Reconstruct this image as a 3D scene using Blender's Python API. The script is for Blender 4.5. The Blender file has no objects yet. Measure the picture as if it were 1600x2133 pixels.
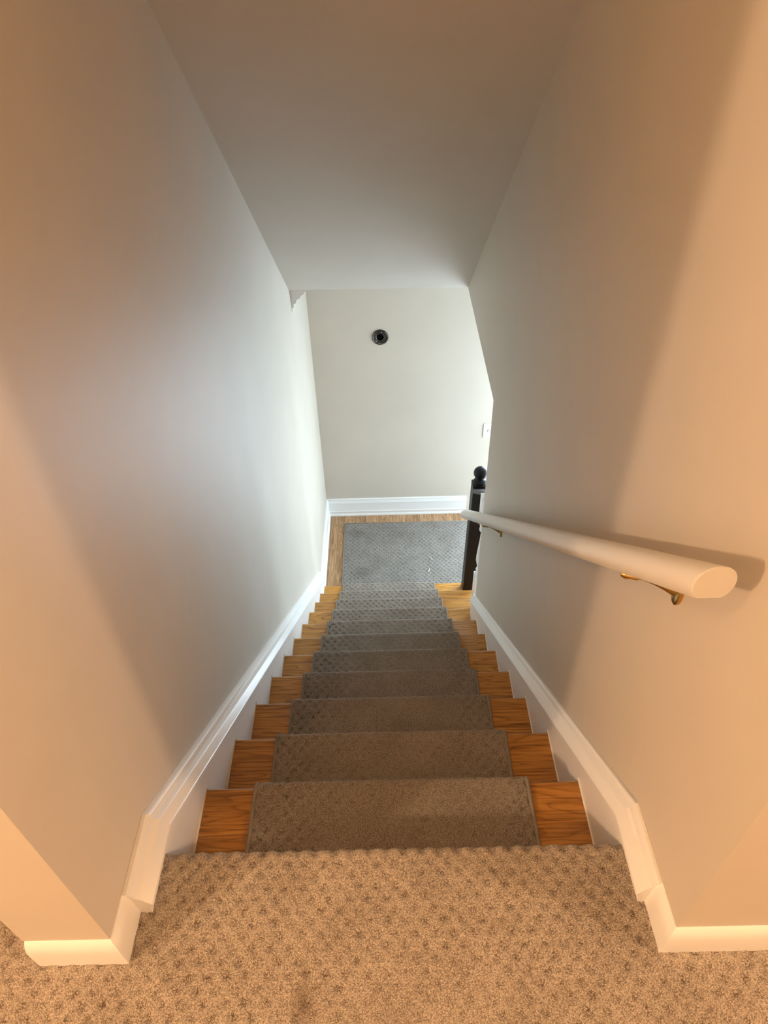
import bpy, math, random
import numpy as np
from mathutils import Matrix, Vector

S = bpy.context.scene
COL = S.collection

# ------------------------------------------------------------------ camera
CP, CYAW, CROLL, FPX = 0.72010, -0.0066, -0.0289, 1429.13
cp, sp, cy_, sy_ = math.cos(CP), math.sin(CP), math.cos(CYAW), math.sin(CYAW)
Fv = Vector((sy_ * cp, cy_ * cp, -sp)); Rv = Vector((cy_, -sy_, 0)); Uv = Rv.cross(Fv)
cr, sr = math.cos(CROLL), math.sin(CROLL)
R2 = Rv * cr + Uv * sr; U2 = Uv * cr - Rv * sr
cam_d = bpy.data.cameras.new('camera'); cam = bpy.data.objects.new('camera', cam_d); COL.objects.link(cam)
m = Matrix((R2, U2, -Fv)).transposed().to_4x4(); m.translation = Vector((0.4698, -0.5823, 1.4361))
cam.matrix_world = m
cam_d.sensor_fit = 'HORIZONTAL'; cam_d.sensor_width = 36.0; cam_d.lens = FPX * 36.0 / 1600.0
cam_d.clip_start = 0.02
S.camera = cam

# ------------------------------------------------------------------ light and exposure
S.view_settings.view_transform = 'Standard'; S.view_settings.look = 'None'
S.view_settings.gamma = 1.0; S.view_settings.use_curve_mapping = False
S.view_settings.exposure = 0.0
W_ = bpy.data.worlds.new('world'); S.world = W_; W_.use_nodes = True
W_.node_tree.nodes['Background'].inputs[0].default_value = (0.75, 0.87, 1.0, 1)
W_.node_tree.nodes['Background'].inputs[1].default_value = 0.15

WARM = (1.0, 0.65, 0.39)
AMBER = (1.0, 0.55, 0.22)
DAY = (0.66, 0.85, 1.0)
LAMPS = [  # x, y, z, power, radius : ceiling bulbs of the upstairs hall
    (-2.40, -1.75, 2.12, 235.0, 0.08),
    (3.50, -1.15, 2.12, 175.0, 0.08),
    (-0.20, -0.75, 2.15, 30.0, 0.05, AMBER),
]
WINDOWS = [  # y0, y1, z0, z1, power : panes beside the entrance door, wall at x = 2.0
    (2.40, 2.60, -2.30, -0.40, 3.0),
    (2.82, 3.08, -2.36, -1.20, 9.0),
    (3.14, 3.56, -2.36, -0.40, 15.0),
]
WX = 2.05

def lamp_light(x, y, z, p, r, c=WARM):
    d = bpy.data.lights.new('hall_bulb', 'POINT'); d.energy = p; d.shadow_soft_size = r; d.color = c
    o = bpy.data.objects.new('hall_bulb', d); o.location = (x, y, z); COL.objects.link(o)
for L in LAMPS: lamp_light(*L)
for (y0, y1, z0, z1, p) in WINDOWS:
    d = bpy.data.lights.new('daylight', 'AREA'); d.shape = 'RECTANGLE'; d.size = z1 - z0; d.size_y = y1 - y0
    d.energy = p; d.color = DAY
    o = bpy.data.objects.new('daylight', d); o.location = (WX - 0.012, (y0 + y1) / 2, (z0 + z1) / 2)
    o.rotation_euler = (0, math.pi / 2, 0); COL.objects.link(o)   # emits toward -x
d = bpy.data.lights.new('daylight', 'AREA'); d.shape = 'RECTANGLE'; d.size = 0.5; d.size_y = 1.8; d.energy = 56.0; d.color = DAY
o = bpy.data.objects.new('daylight', d); o.location = (1.72, 3.800 - 0.03, -1.45); o.rotation_euler = (-math.pi / 2, 0, 0); COL.objects.link(o)   # glazed door in the far wall, emits toward -y

# ------------------------------------------------------------------ constants (metres)
T, RS, SW = 0.254, 0.2019, 0.930          # run, rise, width between the skirt boards
XL, XR = -0.036, 0.945                     # stairwell wall faces
def wxr(y): return 0.9575 - 0.0048 * (y + 0.165)   # the right partition is slightly out of square
YF = -0.165                                # wall faces toward the hall
YB = 3.800                                 # wall at the foot of the stairs
ZB = -12 * RS                              # lower floor
LIDL, LIDR = (3.01, -0.10), (3.055, -0.13) # low edge of the sloped ceiling: (y, z) at left and right
N = 11

# ------------------------------------------------------------------ helpers
def mk(name, verts, faces, mat=None, parent=None, smooth=False, kind=None):
    me = bpy.data.meshes.new(name); me.from_pydata([tuple(v) for v in verts], [], [tuple(f) for f in faces]); me.update()
    if mat: me.materials.append(mat)
    if smooth:
        for p in me.polygons: p.use_smooth = True
    o = bpy.data.objects.new(name, me); COL.objects.link(o)
    if parent is not None: o.parent = parent
    if kind: o['kind'] = kind
    return o

def fix(o):
    import bmesh
    b = bmesh.new(); b.from_mesh(o.data); bmesh.ops.recalc_face_normals(b, faces=b.faces); b.to_mesh(o.data); b.free()
    return o

def bevel(o, w, seg=2, angle=35):
    md = o.modifiers.new('bevel', 'BEVEL'); md.width = w; md.segments = seg; md.limit_method = 'ANGLE'; md.angle_limit = math.radians(angle)
    return o

class MB:
    def __init__(s): s.v = []; s.f = []
    def add(s, v, f):
        n = len(s.v); s.v += [tuple(a) for a in v]; s.f += [tuple(i + n for i in q) for q in f]; return s
    def box(s, a, b):
        (x0, y0, z0), (x1, y1, z1) = a, b
        v = [(x0, y0, z0), (x1, y0, z0), (x1, y1, z0), (x0, y1, z0), (x0, y0, z1), (x1, y0, z1), (x1, y1, z1), (x0, y1, z1)]
        return s.add(v, [(3, 2, 1, 0), (4, 5, 6, 7), (0, 1, 5, 4), (1, 2, 6, 5), (2, 3, 7, 6), (3, 0, 4, 7)])
    def prism_x(s, poly, x0, x1):      # poly of (y, z) extruded along x
        n = len(poly); v = [(x0, y, z) for y, z in poly] + [(x1, y, z) for y, z in poly]
        f = [tuple(range(n)), tuple(range(2 * n - 1, n - 1, -1))] + [(i, i + n, (i + 1) % n + n, (i + 1) % n) for i in range(n)]
        return s.add(v, f)
    def loft(s, rings, closed=True, cap=True):
        n = len(rings[0]); v = [p for r in rings for p in r]; f = []
        for k in range(len(rings) - 1):
            for i in range(n if closed else n - 1):
                j = (i + 1) % n; f.append((k * n + i, k * n + j, (k + 1) * n + j, (k + 1) * n + i))
        if cap: f += [tuple(range(n - 1, -1, -1)), tuple((len(rings) - 1) * n + i for i in range(n))]
        return s.add(v, f)
    def lathe(s, prof, c, n=28, axis='z'):   # prof of (radius, height)
        rings = []
        for r, h in prof:
            ring = []
            for i in range(n):
                a = 2 * math.pi * i / n; u, w = r * math.cos(a), r * math.sin(a)
                ring.append((c[0] + u, c[1] + w, c[2] + h) if axis == 'z' else (c[0] + u, c[1] + h, c[2] + w) if axis == 'y' else (c[0] + h, c[1] + u, c[2] + w))
            rings.append(ring)
        return s.loft(rings)
    def tube(s, pts, r, n=10):
        P = [Vector(p) for p in pts]; rings = []
        for i, p in enumerate(P):
            d = (P[min(i + 1, len(P) - 1)] - P[max(i - 1, 0)]).normalized()
            a = d.cross(Vector((0, 0, 1)))
            if a.length < 1e-4: a = Vector((1, 0, 0))
            a.normalize(); b = a.cross(d); rr = r[i] if isinstance(r, (list, tuple)) else r
            rings.append([p + a * rr * math.cos(2 * math.pi * k / n) + b * rr * math.sin(2 * math.pi * k / n) for k in range(n)])
        return s.loft(rings)
    def build(s, name, mat, parent=None, smooth=False, kind=None):
        return fix(mk(name, s.v, s.f, mat, parent, smooth, kind))

def auto_smooth(o, deg=35):
    for p in o.data.polygons: p.use_smooth = True
    me = o.data
    import bmesh
    b = bmesh.new(); b.from_mesh(me)
    for e in b.edges:
        if len(e.link_faces) == 2 and e.calc_face_angle(0) > math.radians(deg): e.smooth = False
    b.to_mesh(me); b.free(); return o

def empty(name, loc, label, cat, group=None):
    o = bpy.data.objects.new(name, None); o.empty_display_size = 0.05; COL.objects.link(o); o.location = loc
    o['label'] = label; o['category'] = cat
    if group: o['group'] = group
    bpy.context.view_layer.update()
    return o
def put(o, parent):                         # parent while keeping world coordinates baked in the mesh
    o.parent = parent; o.matrix_parent_inverse = Matrix.Translation(-Vector(parent.location)); return o

# ------------------------------------------------------------------ materials
def new_mat(name):
    m = bpy.data.materials.new(name); m.use_nodes = True
    nt = m.node_tree; b = nt.nodes['Principled BSDF']; return m, nt, b
def nd(nt, t, **k):
    n = nt.nodes.new(t)
    for a, v in k.items(): setattr(n, a, v)
    return n
def ramp(nt, stops):
    r = nt.nodes.new('ShaderNodeValToRGB'); e = r.color_ramp.elements
    while len(e) < len(stops): e.new(0.5)
    for q, (p, c) in zip(e, stops): q.position = p; q.color = (*c, 1) if len(c) == 3 else c
    return r

def paint(name, col, rough=0.5, bump=0.15, scale=260, spec=0.5):
    m, nt, b = new_mat(name); L = nt.links
    tc = nd(nt, 'ShaderNodeTexCoord'); n1 = nd(nt, 'ShaderNodeTexNoise'); n1.inputs['Scale'].default_value = scale; n1.inputs['Detail'].default_value = 3
    L.new(tc.outputs['Object'], n1.inputs['Vector'])
    n2 = nd(nt, 'ShaderNodeTexNoise'); n2.inputs['Scale'].default_value = 3.0; n2.inputs['Detail'].default_value = 4
    L.new(tc.outputs['Object'], n2.inputs['Vector'])
    r = ramp(nt, [(0.3, tuple(c * 0.97 for c in col)), (0.7, tuple(min(1, c * 1.02) for c in col))])
    L.new(n2.outputs['Fac'], r.inputs['Fac']); L.new(r.outputs['Color'], b.inputs['Base Color'])
    bp = nd(nt, 'ShaderNodeBump'); bp.inputs['Strength'].default_value = bump; bp.inputs['Distance'].default_value = 0.0006
    L.new(n1.outputs['Fac'], bp.inputs['Height']); L.new(bp.outputs['Normal'], b.inputs['Normal'])
    b.inputs['Roughness'].default_value = rough; b.inputs['Specular IOR Level'].default_value = spec
    return m

def wood(name, dark, mid, light, axis='x', rough=0.28, seam=None):
    m, nt, b = new_mat(name); L = nt.links
    tc = nd(nt, 'ShaderNodeTexCoord'); oi = nd(nt, 'ShaderNodeObjectInfo')
    off = nd(nt, 'ShaderNodeVectorMath', operation='SCALE'); cx = nd(nt, 'ShaderNodeCombineXYZ')
    for i in range(3): L.new(oi.outputs['Random'], cx.inputs[i])
    L.new(cx.outputs[0], off.inputs[0]); off.inputs['Scale'].default_value = 13.7
    ad = nd(nt, 'ShaderNodeVectorMath', operation='ADD'); L.new(tc.outputs['Object'], ad.inputs[0]); L.new(off.outputs[0], ad.inputs[1])
    src = ad.outputs[0]
    if seam:                                   # planks: every board gets its own piece of grain
        sx = nd(nt, 'ShaderNodeSeparateXYZ'); L.new(tc.outputs['Object'], sx.inputs[0])
        dv = nd(nt, 'ShaderNodeMath', operation='DIVIDE'); L.new(sx.outputs[0], dv.inputs[0]); dv.inputs[1].default_value = seam
        fl = nd(nt, 'ShaderNodeMath', operation='FLOOR'); L.new(dv.outputs[0], fl.inputs[0])
        wn = nd(nt, 'ShaderNodeTexWhiteNoise', noise_dimensions='1D'); L.new(fl.outputs[0], wn.inputs['W'])
        sc = nd(nt, 'ShaderNodeVectorMath', operation='SCALE'); L.new(wn.outputs['Color'], sc.inputs[0]); sc.inputs['Scale'].default_value = 9.0
        a2 = nd(nt, 'ShaderNodeVectorMath', operation='ADD'); L.new(src, a2.inputs[0]); L.new(sc.outputs[0], a2.inputs[1]); src = a2.outputs[0]
        fr = nd(nt, 'ShaderNodeMath', operation='FRACT'); L.new(dv.outputs[0], fr.inputs[0])
        pp = nd(nt, 'ShaderNodeMath', operation='PINGPONG'); L.new(fr.outputs[0], pp.inputs[0]); pp.inputs[1].default_value = 0.5
        sm = ramp(nt, [(0.0, (0.35, 0.35, 0.35)), (0.035, (1, 1, 1))]); L.new(pp.outputs[0], sm.inputs['Fac'])
    mp = nd(nt, 'ShaderNodeMapping'); mp.inputs['Scale'].default_value = (1.1, 9, 9) if axis == 'x' else (9, 1.1, 9)
    L.new(src, mp.inputs['Vector'])
    n0 = nd(nt, 'ShaderNodeTexNoise'); n0.inputs['Scale'].default_value = 1.6; n0.inputs['Detail'].default_value = 2; n0.inputs['Distortion'].default_value = 0.4
    L.new(mp.outputs[0], n0.inputs['Vector'])
    mu = nd(nt, 'ShaderNodeMath', operation='MULTIPLY'); L.new(n0.outputs['Fac'], mu.inputs[0]); mu.inputs[1].default_value = 13.0
    fr2 = nd(nt, 'ShaderNodeMath', operation='FRACT'); L.new(mu.outputs[0], fr2.inputs[0])      # cathedral rings
    mp2 = nd(nt, 'ShaderNodeMapping'); mp2.inputs['Scale'].default_value = (5, 210, 210) if axis == 'x' else (210, 5, 210)
    L.new(src, mp2.inputs['Vector'])
    n1 = nd(nt, 'ShaderNodeTexNoise'); n1.inputs['Scale'].default_value = 1.0; n1.inputs['Detail'].default_value = 4; n1.inputs['Roughness'].default_value = 0.65
    L.new(mp2.outputs[0], n1.inputs['Vector'])
    r1 = ramp(nt, [(0.0, dark), (0.25, mid), (0.75, light), (1.0, mid)]); L.new(fr2.outputs[0], r1.inputs['Fac'])
    r2 = ramp(nt, [(0.38, (0.42, 0.34, 0.28)), (0.52, (1, 1, 1))]); L.new(n1.outputs['Fac'], r2.inputs['Fac'])
    mx = nd(nt, 'ShaderNodeMix', data_type='RGBA', blend_type='MULTIPLY'); mx.inputs[0].default_value = 0.75
    L.new(r1.outputs[0], mx.inputs[6]); L.new(r2.outputs[0], mx.inputs[7]); out = mx.outputs[2]
    va = ramp(nt, [(0.0, (0.82, 0.80, 0.78)), (1.0, (1.08, 1.08, 1.08))])
    L.new(wn.outputs['Value'] if seam else oi.outputs['Random'], va.inputs['Fac'])
    m3 = nd(nt, 'ShaderNodeMix', data_type='RGBA', blend_type='MULTIPLY'); m3.inputs[0].default_value = 1.0
    L.new(out, m3.inputs[6]); L.new(va.outputs[0], m3.inputs[7]); out = m3.outputs[2]
    if seam:
        m4 = nd(nt, 'ShaderNodeMix', data_type='RGBA', blend_type='MULTIPLY'); m4.inputs[0].default_value = 1.0
        L.new(out, m4.inputs[6]); L.new(sm.outputs[0], m4.inputs[7]); out = m4.outputs[2]
    L.new(out, b.inputs['Base Color'])
    bp = nd(nt, 'ShaderNodeBump'); bp.inputs['Strength'].default_value = 0.15; bp.inputs['Distance'].default_value = 0.0005
    L.new(n1.outputs['Fac'], bp.inputs['Height']); L.new(bp.outputs['Normal'], b.inputs['Normal'])
    b.inputs['Roughness'].default_value = rough; b.inputs['Coat Weight'].default_value = 0.25; b.inputs['Coat Roughness'].default_value = 0.2
    return m

def carpet(name, base, dark):
    """cut-and-loop pile: tufts everywhere, deeper flecks where the mesh's 'dimple' attribute says; 'stain' darkens soiled spots"""
    m, nt, b = new_mat(name); L = nt.links
    tc = nd(nt, 'ShaderNodeTexCoord')
    at = nd(nt, 'ShaderNodeAttribute', attribute_name='dimple'); st = nd(nt, 'ShaderNodeAttribute', attribute_name='stain')
    nz = nd(nt, 'ShaderNodeTexNoise'); nz.inputs['Scale'].default_value = 210; nz.inputs['Detail'].default_value = 3
    L.new(tc.outputs['Object'], nz.inputs['Vector'])
    vo = nd(nt, 'ShaderNodeTexVoronoi', feature='F1'); vo.inputs['Scale'].default_value = 430; vo.inputs['Randomness'].default_value = 1.0
    L.new(tc.outputs['Object'], vo.inputs['Vector'])
    # fleck threshold: noise + mask; the dark colour paints shade into the pile gaps
    vb = nd(nt, 'ShaderNodeTexVoronoi', feature='DISTANCE_TO_EDGE'); vb.inputs['Scale'].default_value = 260
    L.new(tc.outputs['Object'], vb.inputs['Vector'])
    crk = ramp(nt, [(0.05, (1, 1, 1)), (0.22, (0, 0, 0))]); L.new(vb.outputs['Distance'], crk.inputs['Fac'])
    msk = nd(nt, 'ShaderNodeMath', operation='MULTIPLY_ADD'); L.new(at.outputs['Fac'], msk.inputs[0]); msk.inputs[1].default_value = 0.82; msk.inputs[2].default_value = 0.26
    nr = ramp(nt, [(0.40, (0, 0, 0)), (0.52, (1, 1, 1))]); L.new(nz.outputs['Fac'], nr.inputs['Fac'])
    f1 = nd(nt, 'ShaderNodeMath', operation='MULTIPLY'); L.new(crk.outputs[0], f1.inputs[0]); L.new(msk.outputs[0], f1.inputs[1])
    f2 = nd(nt, 'ShaderNodeMath', operation='MULTIPLY', use_clamp=True); L.new(f1.outputs[0], f2.inputs[0]); L.new(nr.outputs[0], f2.inputs[1])
    tf = ramp(nt, [(0.15, tuple(c * 1.2 for c in base)), (0.80, tuple(c * 0.50 for c in base))]); L.new(vo.outputs['Distance'], tf.inputs['Fac'])  # tuft edges darkened: shade between tufts put into the colour
    mx = nd(nt, 'ShaderNodeMix', data_type='RGBA'); L.new(f2.outputs[0], mx.inputs[0]); L.new(tf.outputs[0], mx.inputs[6]); mx.inputs[7].default_value = (*dark, 1)
    # broad traffic variation
    nl = nd(nt, 'ShaderNodeTexNoise'); nl.inputs['Scale'].default_value = 9; nl.inputs['Detail'].default_value = 3
    L.new(tc.outputs['Object'], nl.inputs['Vector'])
    rl = ramp(nt, [(0.3, (0.86, 0.85, 0.84)), (0.65, (1.04, 1.04, 1.04))]); L.new(nl.outputs['Fac'], rl.inputs['Fac'])
    m2 = nd(nt, 'ShaderNodeMix', data_type='RGBA', blend_type='MULTIPLY'); m2.inputs[0].default_value = 1; L.new(mx.outputs[2], m2.inputs[6]); L.new(rl.outputs[0], m2.inputs[7])
    m3 = nd(nt, 'ShaderNodeMix', data_type='RGBA', blend_type='MULTIPLY'); L.new(st.outputs['Fac'], m3.inputs[0]); L.new(m2.outputs[2], m3.inputs[6]); m3.inputs[7].default_value = (0.45, 0.40, 0.34, 1)
    L.new(m3.outputs[2], b.inputs['Base Color'])
    h = nd(nt, 'ShaderNodeMath', operation='MULTIPLY_ADD'); L.new(vo.outputs['Distance'], h.inputs[0]); h.inputs[1].default_value = -0.8; 
    h2 = nd(nt, 'ShaderNodeMath', operation='MULTIPLY'); L.new(f2.outputs[0], h2.inputs[0]); h2.inputs[1].default_value = -1.4; L.new(h2.outputs[0], h.inputs[2])
    bp = nd(nt, 'ShaderNodeBump'); bp.inputs['Strength'].default_value = 0.75; bp.inputs['Distance'].default_value = 0.0022
    L.new(h.outputs[0], bp.inputs['Height']); L.new(bp.outputs['Normal'], b.inputs['Normal'])
    b.inputs['Roughness'].default_value = 0.95; b.inputs['Specular IOR Level'].default_value = 0.1
    b.inputs['Sheen Weight'].default_value = 0.15
    return m

def plain(name, col, rough=0.4, metal=0.0, noise=0.0, emit=None):
    m, nt, b = new_mat(name); L = nt.links
    tc = nd(nt, 'ShaderNodeTexCoord'); n = nd(nt, 'ShaderNodeTexNoise'); n.inputs['Scale'].default_value = 40; n.inputs['Detail'].default_value = 3
    L.new(tc.outputs['Object'], n.inputs['Vector'])
    r = ramp(nt, [(0.3, tuple(c * (1 - noise) for c in col)), (0.7, tuple(c * (1 + noise) for c in col))]); L.new(n.outputs['Fac'], r.inputs['Fac'])
    L.new(r.outputs[0], b.inputs['Base Color'])
    b.inputs['Roughness'].default_value = rough; b.inputs['Metallic'].default_value = metal
    if emit: b.inputs['Emission Color'].default_value = (*emit[0], 1); b.inputs['Emission Strength'].default_value = emit[1]
    return m

M_WALL = paint('wall_paint', (0.625, 0.567, 0.485), rough=0.50, bump=0.25, spec=0.35)
M_CEIL = paint('ceiling_paint', (0.61, 0.565, 0.505), rough=0.6, bump=0.3)
M_TRIM = paint('white_trim_paint', (0.88, 0.875, 0.86), rough=0.3, bump=0.08, scale=60)
M_RAIL = paint('cream_rail_paint', (0.74, 0.71, 0.66), rough=0.33, bump=0.3, scale=45)
M_OAK = wood('varnished_oak', (0.36, 0.152, 0.020), (0.54, 0.245, 0.042), (0.63, 0.30, 0.060), 'x')
M_PLANK = wood('oak_planks', (0.34, 0.18, 0.075), (0.47, 0.27, 0.13), (0.55, 0.34, 0.18), 'y', rough=0.3, seam=0.057)
M_CARP_LIT = carpet('cut_pile_carpet_lit', (0.55, 0.47, 0.385), (0.13, 0.082, 0.048))  # same carpet as the runner, colour raised for the lamp-lit hall
M_RUNN_SHADED = carpet('runner_pile', (0.43, 0.37, 0.31), (0.085, 0.064, 0.045))  # darker copy of the hall carpet, shade of the steps put into the colour
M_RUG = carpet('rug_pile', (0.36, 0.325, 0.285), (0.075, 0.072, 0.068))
M_BIND = plain('binding_tape', (0.27, 0.235, 0.195), 0.9, noise=0.1)
M_BLACK = plain('black_paint', (0.009, 0.009, 0.011), 0.42, noise=0.2)
M_BLACK.node_tree.nodes['Principled BSDF'].inputs['Specular IOR Level'].default_value = 0.28
M_BRASS = plain('brass', (0.62, 0.40, 0.12), 0.28, metal=1.0, noise=0.15)
M_STEEL = plain('dark_steel', (0.10, 0.095, 0.09), 0.3, metal=1.0, noise=0.25)
M_BRIGHT = plain('bright_screw', (0.75, 0.74, 0.72), 0.3, metal=1.0)
M_HOLE = plain('box_black', (0.008, 0.008, 0.008), 0.5)
M_PLATE = plain('switch_plastic', (0.86, 0.87, 0.87), 0.3)
M_STREAK = plain('white_streak', (0.85, 0.85, 0.85), 0.7)
M_GLASS = plain('daylit_pane', (0.8, 0.85, 0.9), 0.1, emit=((0.80, 0.92, 1.0), 2.0))

# ------------------------------------------------------------------ room shell
# left partition, from the hall to the wall at the foot of the stairs
MB().box((-0.190, YF, ZB - 0.1), (XL, YB + 0.15, 2.42)).build('wall_left', M_WALL, kind='structure')
# right partition: cut away beside the lowest steps, header above the opening
poly = [(YF, ZB - 0.1), (YF, 2.42), (LIDR[0], 2.42), (LIDR[0], LIDR[1]), (1.998, -0.190), (1.966, -1.500), (1.966, ZB - 0.1)]
_w = MB().prism_x(poly, XR, XR + 0.12); _w.v = [(wxr(v[1]) if v[0] < XR + 0.01 else v[0], v[1], v[2]) for v in _w.v]
_w.build('wall_right', M_WALL, kind='structure')
# far wall with a round cut-out for the open electrical box
def far_wall():
    import bmesh
    cx, cz, r = 0.449, -0.792, 0.047
    b = bmesh.new()
    out = [b.verts.new((x, YB, z)) for x, z in ((-0.19, ZB - 0.1), (WX + 0.2, ZB - 0.1), (WX + 0.2, 0.2), (-0.19, 0.2))]
    inn = [b.verts.new((cx + r * math.cos(a), YB, cz + r * math.sin(a))) for a in [2 * math.pi * i / 40 for i in range(40)]]
    es = [b.edges.new((q[i], q[(i + 1) % len(q)])) for q in (out, inn) for i in range(len(q))]
    bmesh.ops.triangle_fill(b, use_beauty=True, edges=es)
    for f in list(b.faces):
        if (f.calc_center_median() - Vector((cx, YB, cz))).length < r * 0.6: b.faces.remove(f)
    bmesh.ops.recalc_face_normals(b, faces=b.faces)
    if b.faces and sum(f.normal.y for f in b.faces) > 0: bmesh.ops.reverse_faces(b, faces=b.faces)
    g = bmesh.ops.extrude_face_region(b, geom=b.faces[:])
    bmesh.ops.translate(b, vec=(0, 0.12, 0), verts=[v for v in g['geom'] if isinstance(v, bmesh.types.BMVert)])
    bmesh.ops.recalc_face_normals(b, faces=b.faces)
    me = bpy.data.meshes.new('wall_far'); b.to_mesh(me); b.free(); me.materials.append(M_WALL)
    o = bpy.data.objects.new('wall_far', me); COL.objects.link(o); o['kind'] = 'structure'
far_wall()
# sloping ceiling over the stairs
yl, yr = LIDL[0] - (2.40 - LIDL[1]) / 0.825, LIDR[0] - (2.40 - LIDR[1]) / 0.833
rows = []
for i in range(25):
    s = i / 24
    rows.append([(XL - 0.01, yl + (LIDL[0] - yl) * s, 2.40 + (LIDL[1] - 2.40) * s), (XR + 0.022, yr + (LIDR[0] - yr) * s, 2.40 + (LIDR[1] - 2.40) * s)])
rings = [[r[0], r[1], (r[1][0], r[1][1] + 0.10, r[1][2] + 0.12), (r[0][0], r[0][1] + 0.10, r[0][2] + 0.12)] for r in rows]
MB().loft(rings).build('ceiling', M_CEIL, kind='structure')
# flat ceiling of the lower landing and the entrance room
b = MB()
b.add([(-0.19, LIDL[0] + 0.002, LIDL[1]), (XR, LIDR[0] + 0.002, LIDR[1]), (XR, YB + 0.05, LIDR[1]), (-0.19, YB + 0.05, LIDL[1]),
       (-0.19, LIDL[0] + 0.002, 0.1), (XR, LIDR[0] + 0.002, 0.1), (XR, YB + 0.05, 0.1), (-0.19, YB + 0.05, 0.1)],
      [(3, 2, 1, 0), (4, 5, 6, 7), (0, 1, 5, 4), (1, 2, 6, 5), (2, 3, 7, 6), (3, 0, 4, 7)])
b.box((XR + 0.0, LIDR[0] + 0.002, LIDR[1]), (WX + 0.2, YB + 0.05, 0.1))
b.box((XR + 0.12, YF + 0.4, LIDR[1]), (WX + 0.2, LIDR[0] + 0.002, 0.1))
b.build('ceiling', M_CEIL, kind='structure')
# upstairs hall
MB().box((-3.2, -3.3, 2.36), (4.2, 0.75, 2.46)).build('ceiling', M_CEIL, kind='structure')
MB().box((XR + 0.12, YF, 0.0), (4.2, YF + 0.12, 2.36)).build('wall_hall_right', M_WALL, kind='structure')
MB().box((-3.2, -3.4, -0.1), (4.2, -3.3, 2.46)).build('wall_back', M_WALL, kind='structure')
MB().box((-3.3, -3.4, -0.1), (-3.2, 1.3, 2.46)).build('wall_hall_left', M_WALL, kind='structure')
MB().box((4.2, -3.4, -0.1), (4.3, YF + 0.12, 2.46)).build('wall_hall_end', M_WALL, kind='structure')
MB().box((-3.2, 1.2, -0.1), (-0.19, 1.3, 2.46)).build('wall_side_room', M_WALL, kind='structure')
MB().box((-3.2, 0.74, 2.36), (-0.19, 1.3, 2.46)).build('ceiling', M_CEIL, kind='structure')
# entrance room at the foot of the stairs
MB().box((-0.19, YF - 0.2, ZB - 0.12), (WX + 0.2, YB + 0.1, ZB)).build('floor_lower', M_PLANK, kind='structure')
MB().box((XR + 0.12, YF + 0.4, ZB), (WX + 0.2, YF + 0.5, 0.0)).build('wall_entrance_near', M_WALL, kind='structure')

b = MB()
ys = [YF + 0.4] + [v for w in WINDOWS for v in w[:2]] + [YB + 0.05]
for i in range(0, len(ys), 2): b.box((WX, ys[i], ZB), (WX + 0.12, ys[i + 1], 0.0))
for (y0, y1, z0, z1, p) in WINDOWS:
    b.box((WX, y0, ZB), (WX + 0.12, y1, z0)); b.box((WX, y0, z1), (WX + 0.12, y1, 0.0))
b.build('wall_entrance', M_WALL, kind='structure')
for i, (y0, y1, z0, z1, p) in enumerate(WINDOWS):
    w = MB().box((WX + 0.03, y0, z0), (WX + 0.036, y1, z1)).build('window_%d' % (i + 1), M_GLASS, kind='structure')
    f = MB()
    for a, c in (((y0 - 0.06, z0 - 0.06), (y0, z1 + 0.06)), ((y1, z0 - 0.06), (y1 + 0.06, z1 + 0.06)), ((y0, z1), (y1, z1 + 0.06)), ((y0, z0 - 0.06), (y1, z0))):
        f.box((WX - 0.018, a[0], a[1]), (WX + 0.002, c[0], c[1]))
    f.build('window_frame', M_TRIM, w)

dr = MB().box((1.42, YB - 0.004, ZB), (2.02, YB + 0.0, -0.45)).build('door_1', M_TRIM, kind='structure')
MB().box((1.47, YB - 0.014, -2.35), (1.97, YB - 0.006, -0.55)).build('door_pane', M_GLASS, dr)

# ------------------------------------------------------------------ carpet field
AX, BY = 0.036, 0.021
rng = np.random.default_rng(7)
_hash = rng.random((512, 512, 3))
def dimple(u, v, rad=0.0105):
    """u across, v along the pile, in metres -> 0..1, staggered lattice with jitter"""
    best = np.full(u.shape, 9.0); st = np.zeros(u.shape)
    r0 = np.floor(v / BY).astype(int)
    for dr in (-1, 0, 1):
        r = r0 + dr; sh = (r % 2) * 0.5
        c0 = np.floor(u / AX - sh).astype(int)
        for dc in (0, 1, -1):
            c = c0 + dc; h = _hash[(r % 512), (c % 512)]
            uu = (c + sh + 0.5 + (h[..., 0] - .5) * 0.16) * AX; vv = (r + 0.5 + (h[..., 1] - .5) * 0.25) * BY
            d = np.hypot(u - uu, (v - vv)) / rad
            q = d < best; best = np.where(q, d, best); st = np.where(q, 0.6 + 0.4 * h[..., 2], st)
    return np.clip(1.25 - best, 0, 1) * st

def stains(x, y, spots):
    s = np.zeros(x.shape)
    for (a, b_, ra, rb, k) in spots:
        s = np.maximum(s, k * np.clip(1.3 - np.hypot((x - a) / ra, (y - b_) / rb), 0, 1))
    return s
def attr(me, name, arr):
    a = me.attributes.new(name, 'FLOAT', 'POINT'); a.data.foreach_set('value', np.ascontiguousarray(arr.ravel(), dtype=np.float32))

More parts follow.
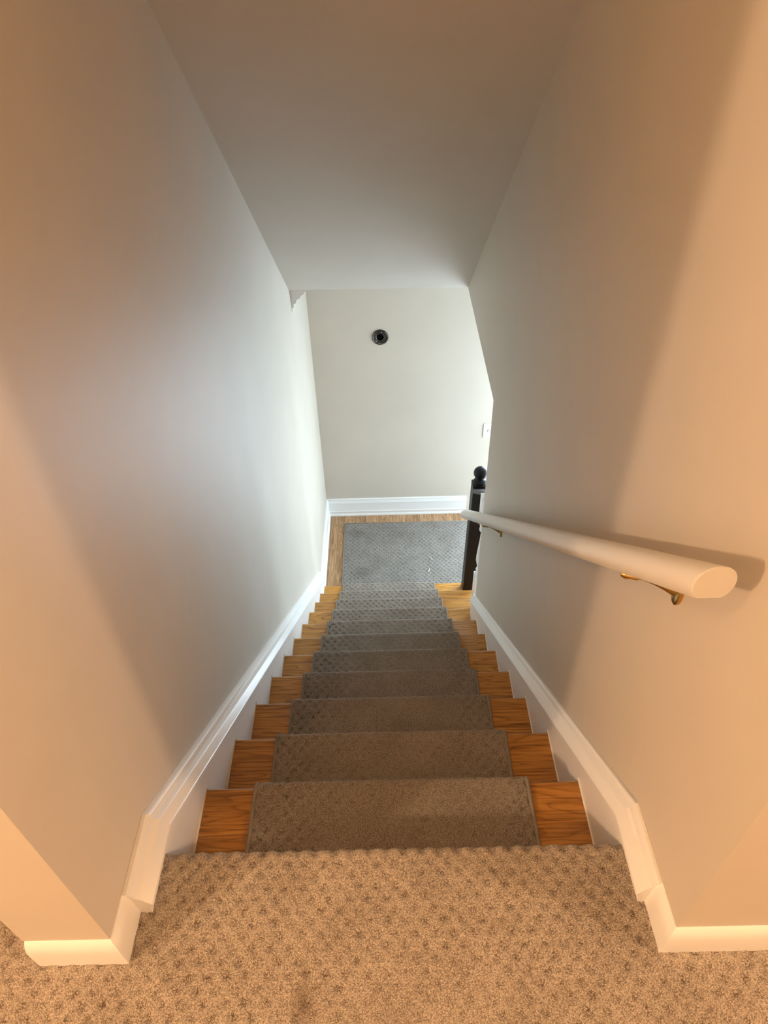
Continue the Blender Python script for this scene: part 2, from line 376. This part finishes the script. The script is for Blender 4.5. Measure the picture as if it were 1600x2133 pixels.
def grid_mesh(name, X, Y, Z, dim, st, mat, parent=None):
    nu, nv = X.shape
    v = np.stack([X, Y, Z], -1).reshape(-1, 3)
    idx = np.arange(nu * nv).reshape(nu, nv)
    f = np.stack([idx[:-1, :-1], idx[1:, :-1], idx[1:, 1:], idx[:-1, 1:]], -1).reshape(-1, 4)
    me = bpy.data.meshes.new(name); me.vertices.add(len(v)); me.vertices.foreach_set('co', v.ravel().astype(np.float32))
    me.loops.add(f.size); me.loops.foreach_set('vertex_index', f.ravel().astype(np.int32))
    me.polygons.add(len(f)); me.polygons.foreach_set('loop_start', np.arange(0, f.size, 4, dtype=np.int32))
    me.polygons.foreach_set('use_smooth', np.ones(len(f), dtype=bool))
    me.update(calc_edges=True); me.validate(); attr(me, 'dimple', dim); attr(me, 'stain', st); me.materials.append(mat)
    o = bpy.data.objects.new(name, me); COL.objects.link(o)
    if parent is not None: o.parent = parent
    return o

def path_sample(pts, step):
    P = np.array(pts, float); d = np.hypot(*(P[1:] - P[:-1]).T); s = np.concatenate([[0], np.cumsum(d)])
    n = max(2, int(round(s[-1] / step)) + 1); q = np.linspace(0, s[-1], n)
    y = np.interp(q, s, P[:, 0]); z = np.interp(q, s, P[:, 1])
    ty = np.gradient(y); tz = np.gradient(z); l = np.hypot(ty, tz) + 1e-9
    return q, y, z, -tz / l, ty / l             # normal to the left of travel (+y travel -> +z normal)

def nose_arc(yn, zt, r=0.014, under=0.030, back=0.022, n=9):
    """carpet over a nosing: arrives on top at height zt, rounds at y = yn, tucks back under"""
    pts = [(yn - r + r * math.sin(a), zt - r + r * math.cos(a)) for a in np.linspace(0, math.pi * 0.55, n)]
    pts += [(yn - 0.004, zt - under), (yn - back, zt - under - 0.018)]
    return pts

# upper hall carpet (the floor), runs over the top nosing and down the first riser
step = 0.004
HALL_SPOTS = [(0.300, -0.245, 0.020, 0.035, 0.75), (0.298, -0.195, 0.012, 0.014, 0.45), (0.275, -0.05, 0.03, 0.03, 0.25), (0.60, -0.12, 0.05, 0.03, 0.15)]
fl = None
pts = [(YF, 0.0), (0.0, 0.0)] + nose_arc(0.020, 0.0) + [(-0.004, -RS + 0.012)]
q, y, z, ny, nz = path_sample(pts, step)
xs = np.arange(XL + 0.004, 0.9555, step)
U, Q = np.meshgrid(xs, q, indexing='ij'); Yc = np.broadcast_to(y, U.shape); Zc = np.broadcast_to(z, U.shape)
dm = dimple(U, Q + YF) * (1 - 0.12 * np.exp(-((U - 0.45) / 0.28) ** 2)); amp = -0.0042 * dm + 0.0010 * (rng.random(U.shape) - .5)
amp = amp + 0.004 * np.clip((Q + YF - 0.0) / 0.02, 0, 1) * (np.clip(1 - (Q + YF - .02) / .04, 0, 1)) * np.cos(2 * np.pi * U / AX) * 0.5
floor_top = grid_mesh('floor_upper', U, Yc + ny * amp, Zc + nz * amp, dm, stains(U, Yc, HALL_SPOTS), M_CARP_LIT)
X0, X1, Y0 = -0.62, 1.48, -0.70
xs2 = np.arange(X0, X1, step); ys2 = np.arange(Y0, YF + 0.001, step); ys2[-1] = YF
U, V = np.meshgrid(xs2, ys2, indexing='ij'); dm = dimple(U, V) * (1 - 0.50 * np.exp(-((U - 0.50) / 0.20) ** 2) * np.clip((-0.15 - V) / 0.12, 0.2, 1))
Z = -0.0042 * dm + 0.0010 * (rng.random(U.shape) - .5)
patch = grid_mesh('floor_patch', U, V, Z, dm, stains(U, V, HALL_SPOTS), M_CARP_LIT)
xs3 = np.arange(-0.62, -0.188, step); ys3 = np.arange(YF, 0.35, step)
U, V = np.meshgrid(xs3, ys3, indexing='ij'); dm = dimple(U, V)
patch2 = grid_mesh('floor_patch2', U, V, -0.0042 * dm + 0.0010 * (rng.random(U.shape) - .5), dm, U * 0, M_CARP_LIT)
# rest of the hall floor (outside the picture) and the slab below
rest = MB()
rest.box((-3.2, -3.3, -0.10), (4.2, YF, -0.008))
rest.box((-3.2, YF, -0.10), (-0.19, 1.2, -0.008))
for a, c in (((-3.2, -3.3), (X0, 1.2)), ((X1, -3.3), (4.2, YF)), ((X0, -3.3), (X1, Y0)), ((X0, 0.345), (-0.19, 1.2))):
    rest.box((a[0], a[1], -0.05), (c[0], c[1], -0.001))
rest.box((XL, YF, -0.10), (XR + 0.012, -0.03, -0.008))
ro = rest.build('floor_rest', M_CARP_LIT)
import bmesh
bm = bmesh.new()
for o in (floor_top, patch, patch2, ro):
    bm.from_mesh(o.data)
nm = bpy.data.meshes.new('floor_upper'); bm.to_mesh(nm); bm.free(); nm.materials.append(M_CARP_LIT)
for o in (patch, patch2, ro): bpy.data.objects.remove(o)
floor_top.data = nm; floor_top['kind'] = 'structure'

# ------------------------------------------------------------------ staircase
OV, TH = 0.026, 0.026      # nosing overhang, tread thickness
stair = empty('staircase', (SW / 2, 2.8, ZB), 'straight oak staircase of eleven varnished treads going down between two beige walls', 'staircase')
def tread(k, x1):
    y0, y1, zt = (k - 1) * T - OV, k * T + 0.004, -k * RS
    r = TH / 2; prof = [(y0, zt - TH), (y0, zt)]
    prof += [(y1 - r + r * math.sin(a), zt - r + r * math.cos(a)) for a in np.linspace(0, math.pi, 9)]
    x0 = 0.0
    # local mesh so that copies carry their own grain
    b = MB().prism_x([(p[0] - y0, p[1] - zt) for p in prof], x0, x1)
    o = b.build('tread', M_OAK); o.location = (0, y0, zt); auto_smooth(o, 40)
    o.parent = stair; o.matrix_parent_inverse = Matrix.Translation(-Vector(stair.location)); return o
for k in range(1, N + 1): tread(k, SW if k < 9 else 1.06 if k > 9 else 1.055)
for k in range(0, N + 1):
    y0 = k * T - OV
    zt = -k * RS - (TH if k else 0.02)
    put(MB().box((0.0, y0 - 0.018, -(k + 1) * RS), (SW if k < 8 else 1.09, y0 - 0.0005, zt)).build('riser', M_OAK), stair)

# skirt boards with a moulded cap, white caulk where the treads meet them
FLATZ = 0.088; CT = 0.133; SL = RS / T
ybr = (CT - FLATZ) / SL
def skirt(side):
    if side == 'l': xw, xf, yend = XL + 0.0005, 0.0, 2.862
    else: xw, xf, yend = XR - 0.0005, SW, 2.000
    sgn = 1 if side == 'l' else -1
    # the board: top just under the cap, bottom well below the steps
    top = [(-0.0925, FLATZ - 0.054), (ybr, FLATZ - 0.054), (yend, CT - 0.054 - SL * yend)]
    botl = [(yend, CT - 0.040 - SL * yend - 0.55), (ybr + 0.05, -0.50), (-0.03, -0.3), (-0.03, -0.004), (-0.0925, -0.004)]
    if side == 'l': botl[0] = (yend, ZB)
    bb_ = MB().prism_x(top + botl, min(xw, xf), max(xw, xf))
    if side == 'r': bb_.v = [(wxr(v[1]) - 0.0005 if v[0] > xf + 0.001 else v[0], v[1], v[2]) for v in bb_.v]
    board = bb_.build('skirt_board', M_TRIM)
    put(board, stair)
    D = abs(xf - xw) + 0.010
    prof = [(0, 0), (.16, 0), (.24, -.002), (.32, -.006), (.36, -.012), (.42, -.018), (.62, -.024), (.66, -.026), (.93, -.044), (.985, -.047), (1, -.050), (1, -.055), (.9, -.058), (0, -.058)]
    path = [(-0.094, FLATZ), (ybr, FLATZ), (yend, CT - SL * yend)]
    def edge(py): return xw if side == 'l' else wxr(py) - 0.0005
    rings = [[(edge(py) + sgn * d * (abs(xf - edge(py)) + 0.010), py, pz + h) for d, h in prof] for py, pz in path]
    c = MB().loft(rings).build('cap_molding', M_TRIM); auto_smooth(c, 25)
    c.parent = board; c.matrix_parent_inverse = board.matrix_parent_inverse.copy()
    c.matrix_parent_inverse = Matrix.Identity(4)
    # caulk line following the tread tops and nosings
    for k in range(1, (N if side == 'l' else 7) + 1):
        xa, xb = (0.0, 0.0032) if side == 'l' else (SW - 0.0032, SW); cb = MB()
        z0 = -k * RS; y0 = (k - 1) * T - OV; y1 = k * T + 0.004
        cb.prism_x([(y0, z0 + 0.0003), (y1 + 0.0006, z0 + 0.0003), (y1 + 0.0006, z0 - TH), (y1 + 0.0024, z0 - TH), (y1 + 0.0024, z0 + 0.0024), (y0, z0 + 0.0024)], xa, xb)
        cc = cb.build('caulk_line', M_TRIM); cc.parent = board; cc['label'] = 'white caulk line'
skirt('l'); skirt('r')

# ------------------------------------------------------------------ stair runner and landing rug
CTH = 0.012
pts = []
for k in range(1, N + 1):
    zt = -k * RS + CTH; yb = (k - 1) * T - OV + CTH
    if k == 1: pts.append((yb, zt))
    else: pts += [(yb, zt + 0.012), (yb + 0.004, zt + 0.003), (yb + 0.012, zt)]
    pts += nose_arc(k * T + 0.003 + CTH, zt, r=0.017, under=0.042, back=0.024)
pts.append((N * T - OV + CTH, ZB + 0.004))
q, y, z, ny, nz = path_sample(pts, 0.0042)
un = np.linspace(0, 1, 165)
lf = np.interp(y, [0, 1.0, 1.5, 2.9], [0.126, 0.131, 0.141, 0.138]); rt = np.interp(y, [0, 1.3, 2.9], [0.800, 0.797, 0.792])
U = lf[None, :] + (rt - lf)[None, :] * un[:, None]
Q = np.broadcast_to(q, U.shape); dm = dimple(U + 3.0, Q + 5.0)
yy_ = np.broadcast_to(y, U.shape); dm = dm * (1 - 0.75 * np.exp(-((U - 0.50) / 0.26) ** 4) * np.clip((2.3 - yy_) / 0.8, 0, 1))
edge = np.minimum(U - lf[None, :], rt[None, :] - U)
amp = -0.0040 * dm + 0.0008 * (rng.random(U.shape) - .5) - 0.0045 * np.clip(1 - edge / 0.006, 0, 1)
# flattened traffic line in the middle of the upper steps
runner = empty('stair_runner', (SW / 2, 2.8, ZB), 'grey-beige patterned stair runner with bound edges down the middle of the oak steps', 'carpet runner')
st = stains(U, np.broadcast_to(y, U.shape), [(0.45, 0.30, 0.10, 0.06, 0.12)])
o = grid_mesh('runner_pile', U, y + ny * amp, z + nz * amp, dm, st, M_RUNN_SHADED); put(o, runner)
for e in (0, 1):
    xs = lf if e == 0 else rt
    s = -1 if e == 0 else 1
    rings = []
    for i in range(0, len(y)):
        off = -0.0045
        cx = xs[i] + s * 0.0005; cyy = y[i] + ny[i] * off; czz = z[i] + nz[i] * off
        rings.append([(cx + 0.0050 * math.cos(a), cyy + ny[i] * 0.0050 * math.sin(a), czz + nz[i] * 0.0050 * math.sin(a)) for a in np.linspace(0, 2 * math.pi, 8, endpoint=False)])
    bd = MB().loft(rings).build('edge_binding', M_BIND, smooth=True); put(bd, runner)

rug = empty('landing_rug', (0.7, 3.3, ZB), 'grey-beige diamond-patterned rug lying on the plank landing at the foot of the stairs', 'rug')
RX0, RX1, RY0, RY1 = 0.114, 1.50, 2.79, 3.672
xs = np.arange(RX0, RX1, 0.0045); ys = np.arange(RY0, RY1, 0.0045)
U, V = np.meshgrid(xs, ys, indexing='ij'); dm = dimple(U, V); edge = np.minimum(np.minimum(U - RX0, RX1 - U), RY1 - V)
Zr = ZB + 0.012 - 0.0042 * dm - 0.006 * np.clip(1 - edge / 0.006, 0, 1)
st = stains(U, V, [(0.25, 3.10, 0.09, 0.07, 0.35), (0.42, 3.22, 0.10, 0.07, 0.22), (0.62, 3.52, 0.14, 0.06, 0.28), (0.95, 3.45, 0.08, 0.10, 0.25), (0.22, 3.55, 0.07, 0.05, 0.25)])
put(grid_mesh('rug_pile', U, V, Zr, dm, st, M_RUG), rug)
bd = MB()
c = 0.0052
for a, d in (((RX0, RY0), (RX0, RY1)), ((RX0, RY1), (RX1, RY1)), ((RX1, RY1), (RX1, RY0))):
    bd.tube([(a[0], a[1], ZB + c), (d[0], d[1], ZB + c)], 0.0052, 10)
put(bd.build('edge_binding', M_BIND, smooth=True), rug)

# ------------------------------------------------------------------ baseboards and mouldings
def sweep_h(path, prof, z0, close_ends=True):
    """prof of (out, height); path runs with the room on its left"""
    P = [Vector((p[0], p[1])) for p in path]; rings = []
    for i, p in enumerate(P):
        if 0 < i < len(P) - 1:
            d1 = (P[i] - P[i - 1]).normalized(); d2 = (P[i + 1] - P[i]).normalized()
            n1 = Vector((-d1.y, d1.x)); n2 = Vector((-d2.y, d2.x)); n = (n1 + n2); n = n / max(0.2, n.dot(n1))
        else:
            d = (P[1] - P[0] if i == 0 else P[-1] - P[-2]).normalized(); n = Vector((-d.y, d.x))
        rings.append([(p.x + n.x * a, p.y + n.y * a, z0 + h) for a, h in prof])
    return MB().loft(rings)
SIMPLE = [(0, -0.004), (.0135, -0.004), (.0135, .052), (.0125, .064), (.010, .074), (.006, .082), (.002, .0865), (0, .087)]
TALL = [(0, 0), (.024, 0), (.024, .012), (.021, .018), (.018, .021), (.018, .040), (.0195, .045), (.016, .050), (.0145, .058), (.0145, .128), (.017, .132), (.016, .142), (.012, .150), (.009, .160), (.010, .168), (.006, .174), (0, .175)]
def base(name, path, prof, z0): 
    o = sweep_h(path, prof, z0).build(name, M_TRIM, kind='structure'); auto_smooth(o, 28); return o
# hall, left stub: side room side, front face and stair side
base('baseboard_left', [(XL, -0.088), (XL, YF), (-0.190, YF), (-0.190, YF + 0.008)][::-1], SIMPLE, 0.0) if False else None
def outward(path): return path
base('baseboard_left', [(-0.187, YF), (XL, YF), (XL, -0.090)][::-1], SIMPLE, 0.0)
base('baseboard_right', [(wxr(-.09), -0.090), (wxr(YF), YF), (4.2, YF)][::-1], SIMPLE, 0.0)
base('baseboard_landing', [(XL, 2.80), (XL, YB), (1.132, YB)][::-1], TALL, ZB)
# crown moulding under the lower ceiling, cut square where the stair slope starts
CR = [(0, 0), (.090, 0), (.090, -.010), (.080, -.014), (.074, -.028), (.058, -.036), (.052, -.050), (.034, -.058), (.030, -.076), (.016, -.084), (.014, -.102), (.006, -.106), (.004, -.128), (0, -.130)]
o = sweep_h([(XL, LIDL[0] + 0.03), (XL, YB)][::-1], CR, LIDL[1] - 0.012).build('trim_1', M_TRIM, kind='structure')

# ------------------------------------------------------------------ wall handrail
HX, H0, H1 = 0.880, (0.002, 0.789), (2.105, -0.950)
hr = empty('wall_handrail', (HX, 1.0, 0.0), 'cream painted wooden handrail fixed along the right stairwell wall', 'handrail')
dv = Vector((0, H1[0] - H0[0], H1[1] - H0[1])); Ln = dv.length; dv.normalize(); upv = Vector((1, 0, 0)).cross(dv)
def hsec(w=0.0275, h=0.0245, flat=-0.0210, n=40):
    out = []
    for i in range(n):
        a = 2 * math.pi * i / n; sx = math.copysign(abs(math.cos(a)) ** 0.95, math.cos(a)) * w; sz = math.sin(a) * h * 1.02
        out.append((sx, max(sz, flat)))
    return out
rings = []
for s, sc in ((0.0, 0.955), (0.0015, 0.985), (0.004, 1.0), (Ln * .25, 1.0), (Ln * .5, 1.0), (Ln * .75, 1.0), (Ln - 0.004, 1.0), (Ln - .0015, .985), (Ln, .955)):
    c = Vector((HX, H0[0], H0[1])) + dv * s
    rings.append([c + Vector((sx * sc, 0, sz * sc / dv.y)) for sx, sz in hsec()])
r_ = MB().loft(rings).build('rail', M_RAIL); auto_smooth(r_, 30); put(r_, hr)
def bracket(yw):
    tt = (yw + 0.055 - H0[0]) / dv.y
    under = Vector((HX, H0[0], H0[1])) + dv * tt + upv * (-0.0205)
    wz = under.z + 0.004; plate = Vector((wxr(yw), yw, wz))
    b = MB(); b.lathe([(0.0135, 0), (0.0135, -0.004), (0.011, -0.006), (0.0, -0.006)], (0, 0, 0), 20, axis='x')
    b.v = [(v[0] * 1.4, v[1] * 1.0, v[2] * 2.1 - 0.012) for v in b.v]
    b.v = [(v[0] + plate.x, v[1] + plate.y, v[2] + plate.z) for v in b.v]
    po = put(b.build('bracket', M_BRASS, smooth=False), hr); auto_smooth(po, 40)
    a = MB()
    p0 = plate + Vector((-0.003, 0, 0.002)); p3 = under + Vector((0, 0.004, -0.010)); ra = []
    ax = (p3 - p0).normalized(); side = ax.cross(Vector((0, 0, 1))).normalized(); vert = side.cross(ax)
    for i in range(11):
        q_ = i / 10; c0 = p0.lerp(p3, q_) + Vector((0, 0, 0.004 * math.sin(math.pi * q_)))
        hv = 0.0045 + 0.0175 * (1 - q_) ** 1.7; hs = 0.0045 + 0.0025 * (1 - q_) ** 2
        c0 = c0 - vert * (hv - 0.0045) * 0.55
        ra.append([c0 + side * hs * math.cos(t_) + vert * hv * math.sin(t_) for t_ in [2 * math.pi * m_ / 16 for m_ in range(16)]])
    a.loft(ra)
    a.tube([p3 - ax * 0.022, p3 - ax * 0.018, p3 + ax * 0.006, p3 + ax * 0.009], [0.0046, 0.0068, 0.0072, 0.0060], 14)
    a.tube([p3 + Vector((0, 0, -0.007)), p3 + Vector((0, 0, 0.002)), under + Vector((0, 0.004, 0))], [0.0060, 0.0066, 0.0056], 14)
    ar = auto_smooth(a.build('bracket_arm', M_BRASS), 50); ar.parent = po
    sd = MB()
    rg = []
    for s in (-0.026, 0.026):
        c0 = under + dv * s
        rg.append([c0 + Vector((x, 0, 0)) + upv * h for x, h in ((-.0095, -.0032), (.0095, -.0032), (.0095, .0012), (-.0095, .0012))])
    sd.loft(rg); so = sd.build('bracket_saddle', M_BRASS); so.parent = po
bracket(0.185); bracket(1.530)

# ------------------------------------------------------------------ newel, rail and baluster at the open side
bal = empty('stair_balustrade', (1.03, 2.5, -10 * RS), 'black newel post with ball top, black rail and white baluster at the stair foot', 'balustrade')
NX0, NX1, NY0, NY1, NZT = 0.988, 1.078, 2.690, 2.784, -1.262
LEAN = 0.015
nb = MB().box((NX0, NY0, -11 * RS + 0.0006), (NX1, NY1, NZT)); nb.v = [(v[0] + (LEAN if v[2] > -1.5 else 0), v[1], v[2]) for v in nb.v]
nw = nb.build('newel_post', M_BLACK); bevel(nw, 0.003); put(nw, bal); nw['label'] = 'black square post'
ncx, ncy = (NX0 + NX1) / 2 + LEAN, (NY0 + NY1) / 2
prof = [(0.042, 0), (0.044, .005), (0.042, .010), (.036, .013), (.040, .018), (.041, .024), (.036, .030), (.024, .036), (.019, .042), (.021, .047)]
br, bc = 0.0425, 0.086
prof += [(br * math.sin(a), bc - br * math.cos(a)) for a in np.linspace(0.5, math.pi - 0.001, 22)]
fo = MB().lathe(prof, (ncx, ncy, NZT), 36).build('ball_finial', M_BLACK); auto_smooth(fo, 50); fo.parent = nw
# black hand rail rising from the newel to the end of the wall
sl = RS / T
rw = [( -.036, -.030), (-.040, -.022), (-.040, -.008), (-.034, 0), (.034, 0), (.040, -.008), (.040, -.022), (.036, -.030)]
rings = [[(ncx - 0.018 + a * 0.95, yy, NZT - 0.003 + (NY0 - yy) * sl * 0.98 + h) for a, h in rw] for yy in (NY0 + 0.001, 2.4, 2.02)]
ro = MB().loft(rings).build('handrail', M_BLACK); auto_smooth(ro, 30); put(ro, bal)
# baluster on the third step from the bottom
def baluster(cx, cy, k):
    z0 = -k * RS; zt = NZT + (NY0 - cy) * sl * 0.98 - 0.033
    H = zt - z0; hw = 0.0320
    b = MB()
    def sq(za, zb, w0=hw, w1=hw): b.loft([[(cx - w, cy - w, z), (cx + w, cy - w, z), (cx + w, cy + w, z), (cx - w, cy + w, z)] for z, w in ((za, w0), (zb, w1))])
    hb = z0 + H * 0.35; ht = z0 + H * 0.80
    sq(z0 + 0.0006, hb); sq(ht, zt)
    pr = [(.018, 0), (.020, .006), (.0165, .014), (.013, .020), (.016, .026), (.0185, .032), (.0165, .038), (.0125, .044), (.016, .060), (.0205, .085), (.0205, .105), (.018, .14), (.014, .19), (.0115, .235)]
    span = ht - hb; k2 = (span - 0.075) / 0.235
    pr = [(r * 1.5, h * k2) for r, h in pr]
    e = pr[-1][1]
    pr += [(.0150, e + .006), (.0215, e + .012), (.0280, e + .020), (.0280, e + .028), (.0215, e + .036), (.018, e + .042), (.023, e + .052), (.0285, e + .062), (.0285, e + .0745)]
    b.lathe(pr, (cx, cy, hb), 24)
    o = b.build('baluster', M_TRIM); auto_smooth(o, 35); put(o, bal); o['label'] = 'white turned baluster'
baluster(1.001, 2.184, 9)

# ------------------------------------------------------------------ open electrical box in the far wall
BX, BZ = 0.449, -0.792
jb = empty('electrical_box', (BX, YB, BZ), 'open round dark metal electrical box set in the far wall, its lamp missing', 'electrical box')
b = MB()
n = 40
def ring(r, yy): return [(BX + r * math.cos(2 * math.pi * i / n), YB + yy, BZ + r * math.sin(2 * math.pi * i / n)) for i in range(n)]
b.loft([ring(.046, -.001), ring(.046, .045)], cap=False); b.loft([ring(.0455, .045), ring(.001, .046)], cap=False)
put(b.build('box_shell', M_HOLE, smooth=True), jb)
b = MB(); b.loft([ring(.057, -.0005), ring(.058, -.003), ring(.0555, -.0055), ring(.0515, -.0055), ring(.049, -.003)], cap=False)
rm = put(b.build('rim', M_STEEL, smooth=True), jb)
b = MB(); b.loft([ring(.0495, -.002), ring(.040, -.004), ring(.036, -.0035), ring(.034, -.0045), ring(.0265, -.0045), ring(.0255, -.001)], cap=False)
mp_ = put(b.build('mounting_ring', M_STEEL, smooth=True), jb)
def arc(r0, r1, a0, a1, yy=-.0068, t=.0012):
    m_ = 12; R = []; b = MB()
    for i in range(m_ + 1):
        a = math.radians(a0 + (a1 - a0) * i / m_); ca, sa = math.cos(a), math.sin(a)
        R.append([(BX + r0 * ca, YB + yy, BZ + r0 * sa), (BX + r1 * ca, YB + yy, BZ + r1 * sa), (BX + r1 * ca, YB + yy + t, BZ + r1 * sa), (BX + r0 * ca, YB + yy + t, BZ + r0 * sa)])
    b.loft(R); put(b.build('slot_edge', M_BRIGHT), jb)
for a in ((.0500, .0525, 5, 48), (.0500, .0525, 185, 228), (.0500, .0520, 272, 302), (.0425, .0450, 250, 275)): arc(*a)
for ax_, az_ in ((.010, .038), (-.026, -.030)):
    put(MB().lathe([(.0032, 0), (.0032, -.003), (.002, -.0042), (0.0, -.0043)], (BX + ax_, YB - .004, BZ + az_), 14, axis='y').build('screw', M_BRIGHT, smooth=True), jb)
M_WIRE = plain('black_wire', (0.02, 0.02, 0.022), 0.35)
for i in range(5):
    b = MB(); a = i * 1.3; pp = [(BX + .018 * math.cos(a + t * 2.2) * (1 - .3 * t), YB + .035 - .028 * t, BZ + .018 * math.sin(a + t * 2.2) * (1 - .3 * t)) for t in np.linspace(0, 1, 10)]
    b.tube(pp, .0020, 8); put(b.build('wire', M_WIRE, smooth=True), jb)

# ------------------------------------------------------------------ light switch on the far wall
sw = empty('light_switch', (1.262, YB, -1.597), 'white toggle light switch on the far wall, half hidden behind the right stairwell wall', 'light switch')
o = MB().box((1.224, YB - 0.006, -1.660), (1.300, YB, -1.535)).build('cover_plate', M_PLATE); bevel(o, 0.0025, 3); put(o, sw)
put(MB().box((1.2565, YB - 0.0065, -1.609), (1.2675, YB - 0.0055, -1.585)).build('toggle_slot', plain('slot_grey', (0.25, 0.25, 0.25), 0.5)), sw)
tg = MB().add([(1.2575, YB - .006, -1.606), (1.2665, YB - .006, -1.606), (1.2665, YB - .006, -1.594), (1.2575, YB - .006, -1.594),
               (1.2585, YB - .018, -1.600), (1.2655, YB - .018, -1.600), (1.2655, YB - .016, -1.590), (1.2585, YB - .016, -1.590)],
              [(3, 2, 1, 0), (4, 5, 6, 7), (0, 1, 5, 4), (1, 2, 6, 5), (2, 3, 7, 6), (3, 0, 4, 7)]).build('toggle', M_PLATE); put(tg, sw)

# ------------------------------------------------------------------ short white streaks on the rug
for (ax_, ay, bx_, by, lab) in ((0.772, 3.085, 0.783, 3.125, 'short white streak on the landing rug, the nearer one to the stair runner'),
                                (0.812, 3.215, 0.795, 3.255, 'short white streak on the landing rug, the farther one from the stair runner')):
    p = [(ax_ + (bx_ - ax_) * t + 0.004 * math.sin(3 * t), ay + (by - ay) * t, ZB + 0.0145) for t in np.linspace(0, 1, 9)]
    o = MB().tube(p, [0.001, .0018, .002, .002, .002, .002, .002, .0018, .001], 8).build('rug_streak', M_STREAK, smooth=True)
    o['label'] = lab; o['category'] = 'thread'; o['group'] = 'white streaks on the landing rug'
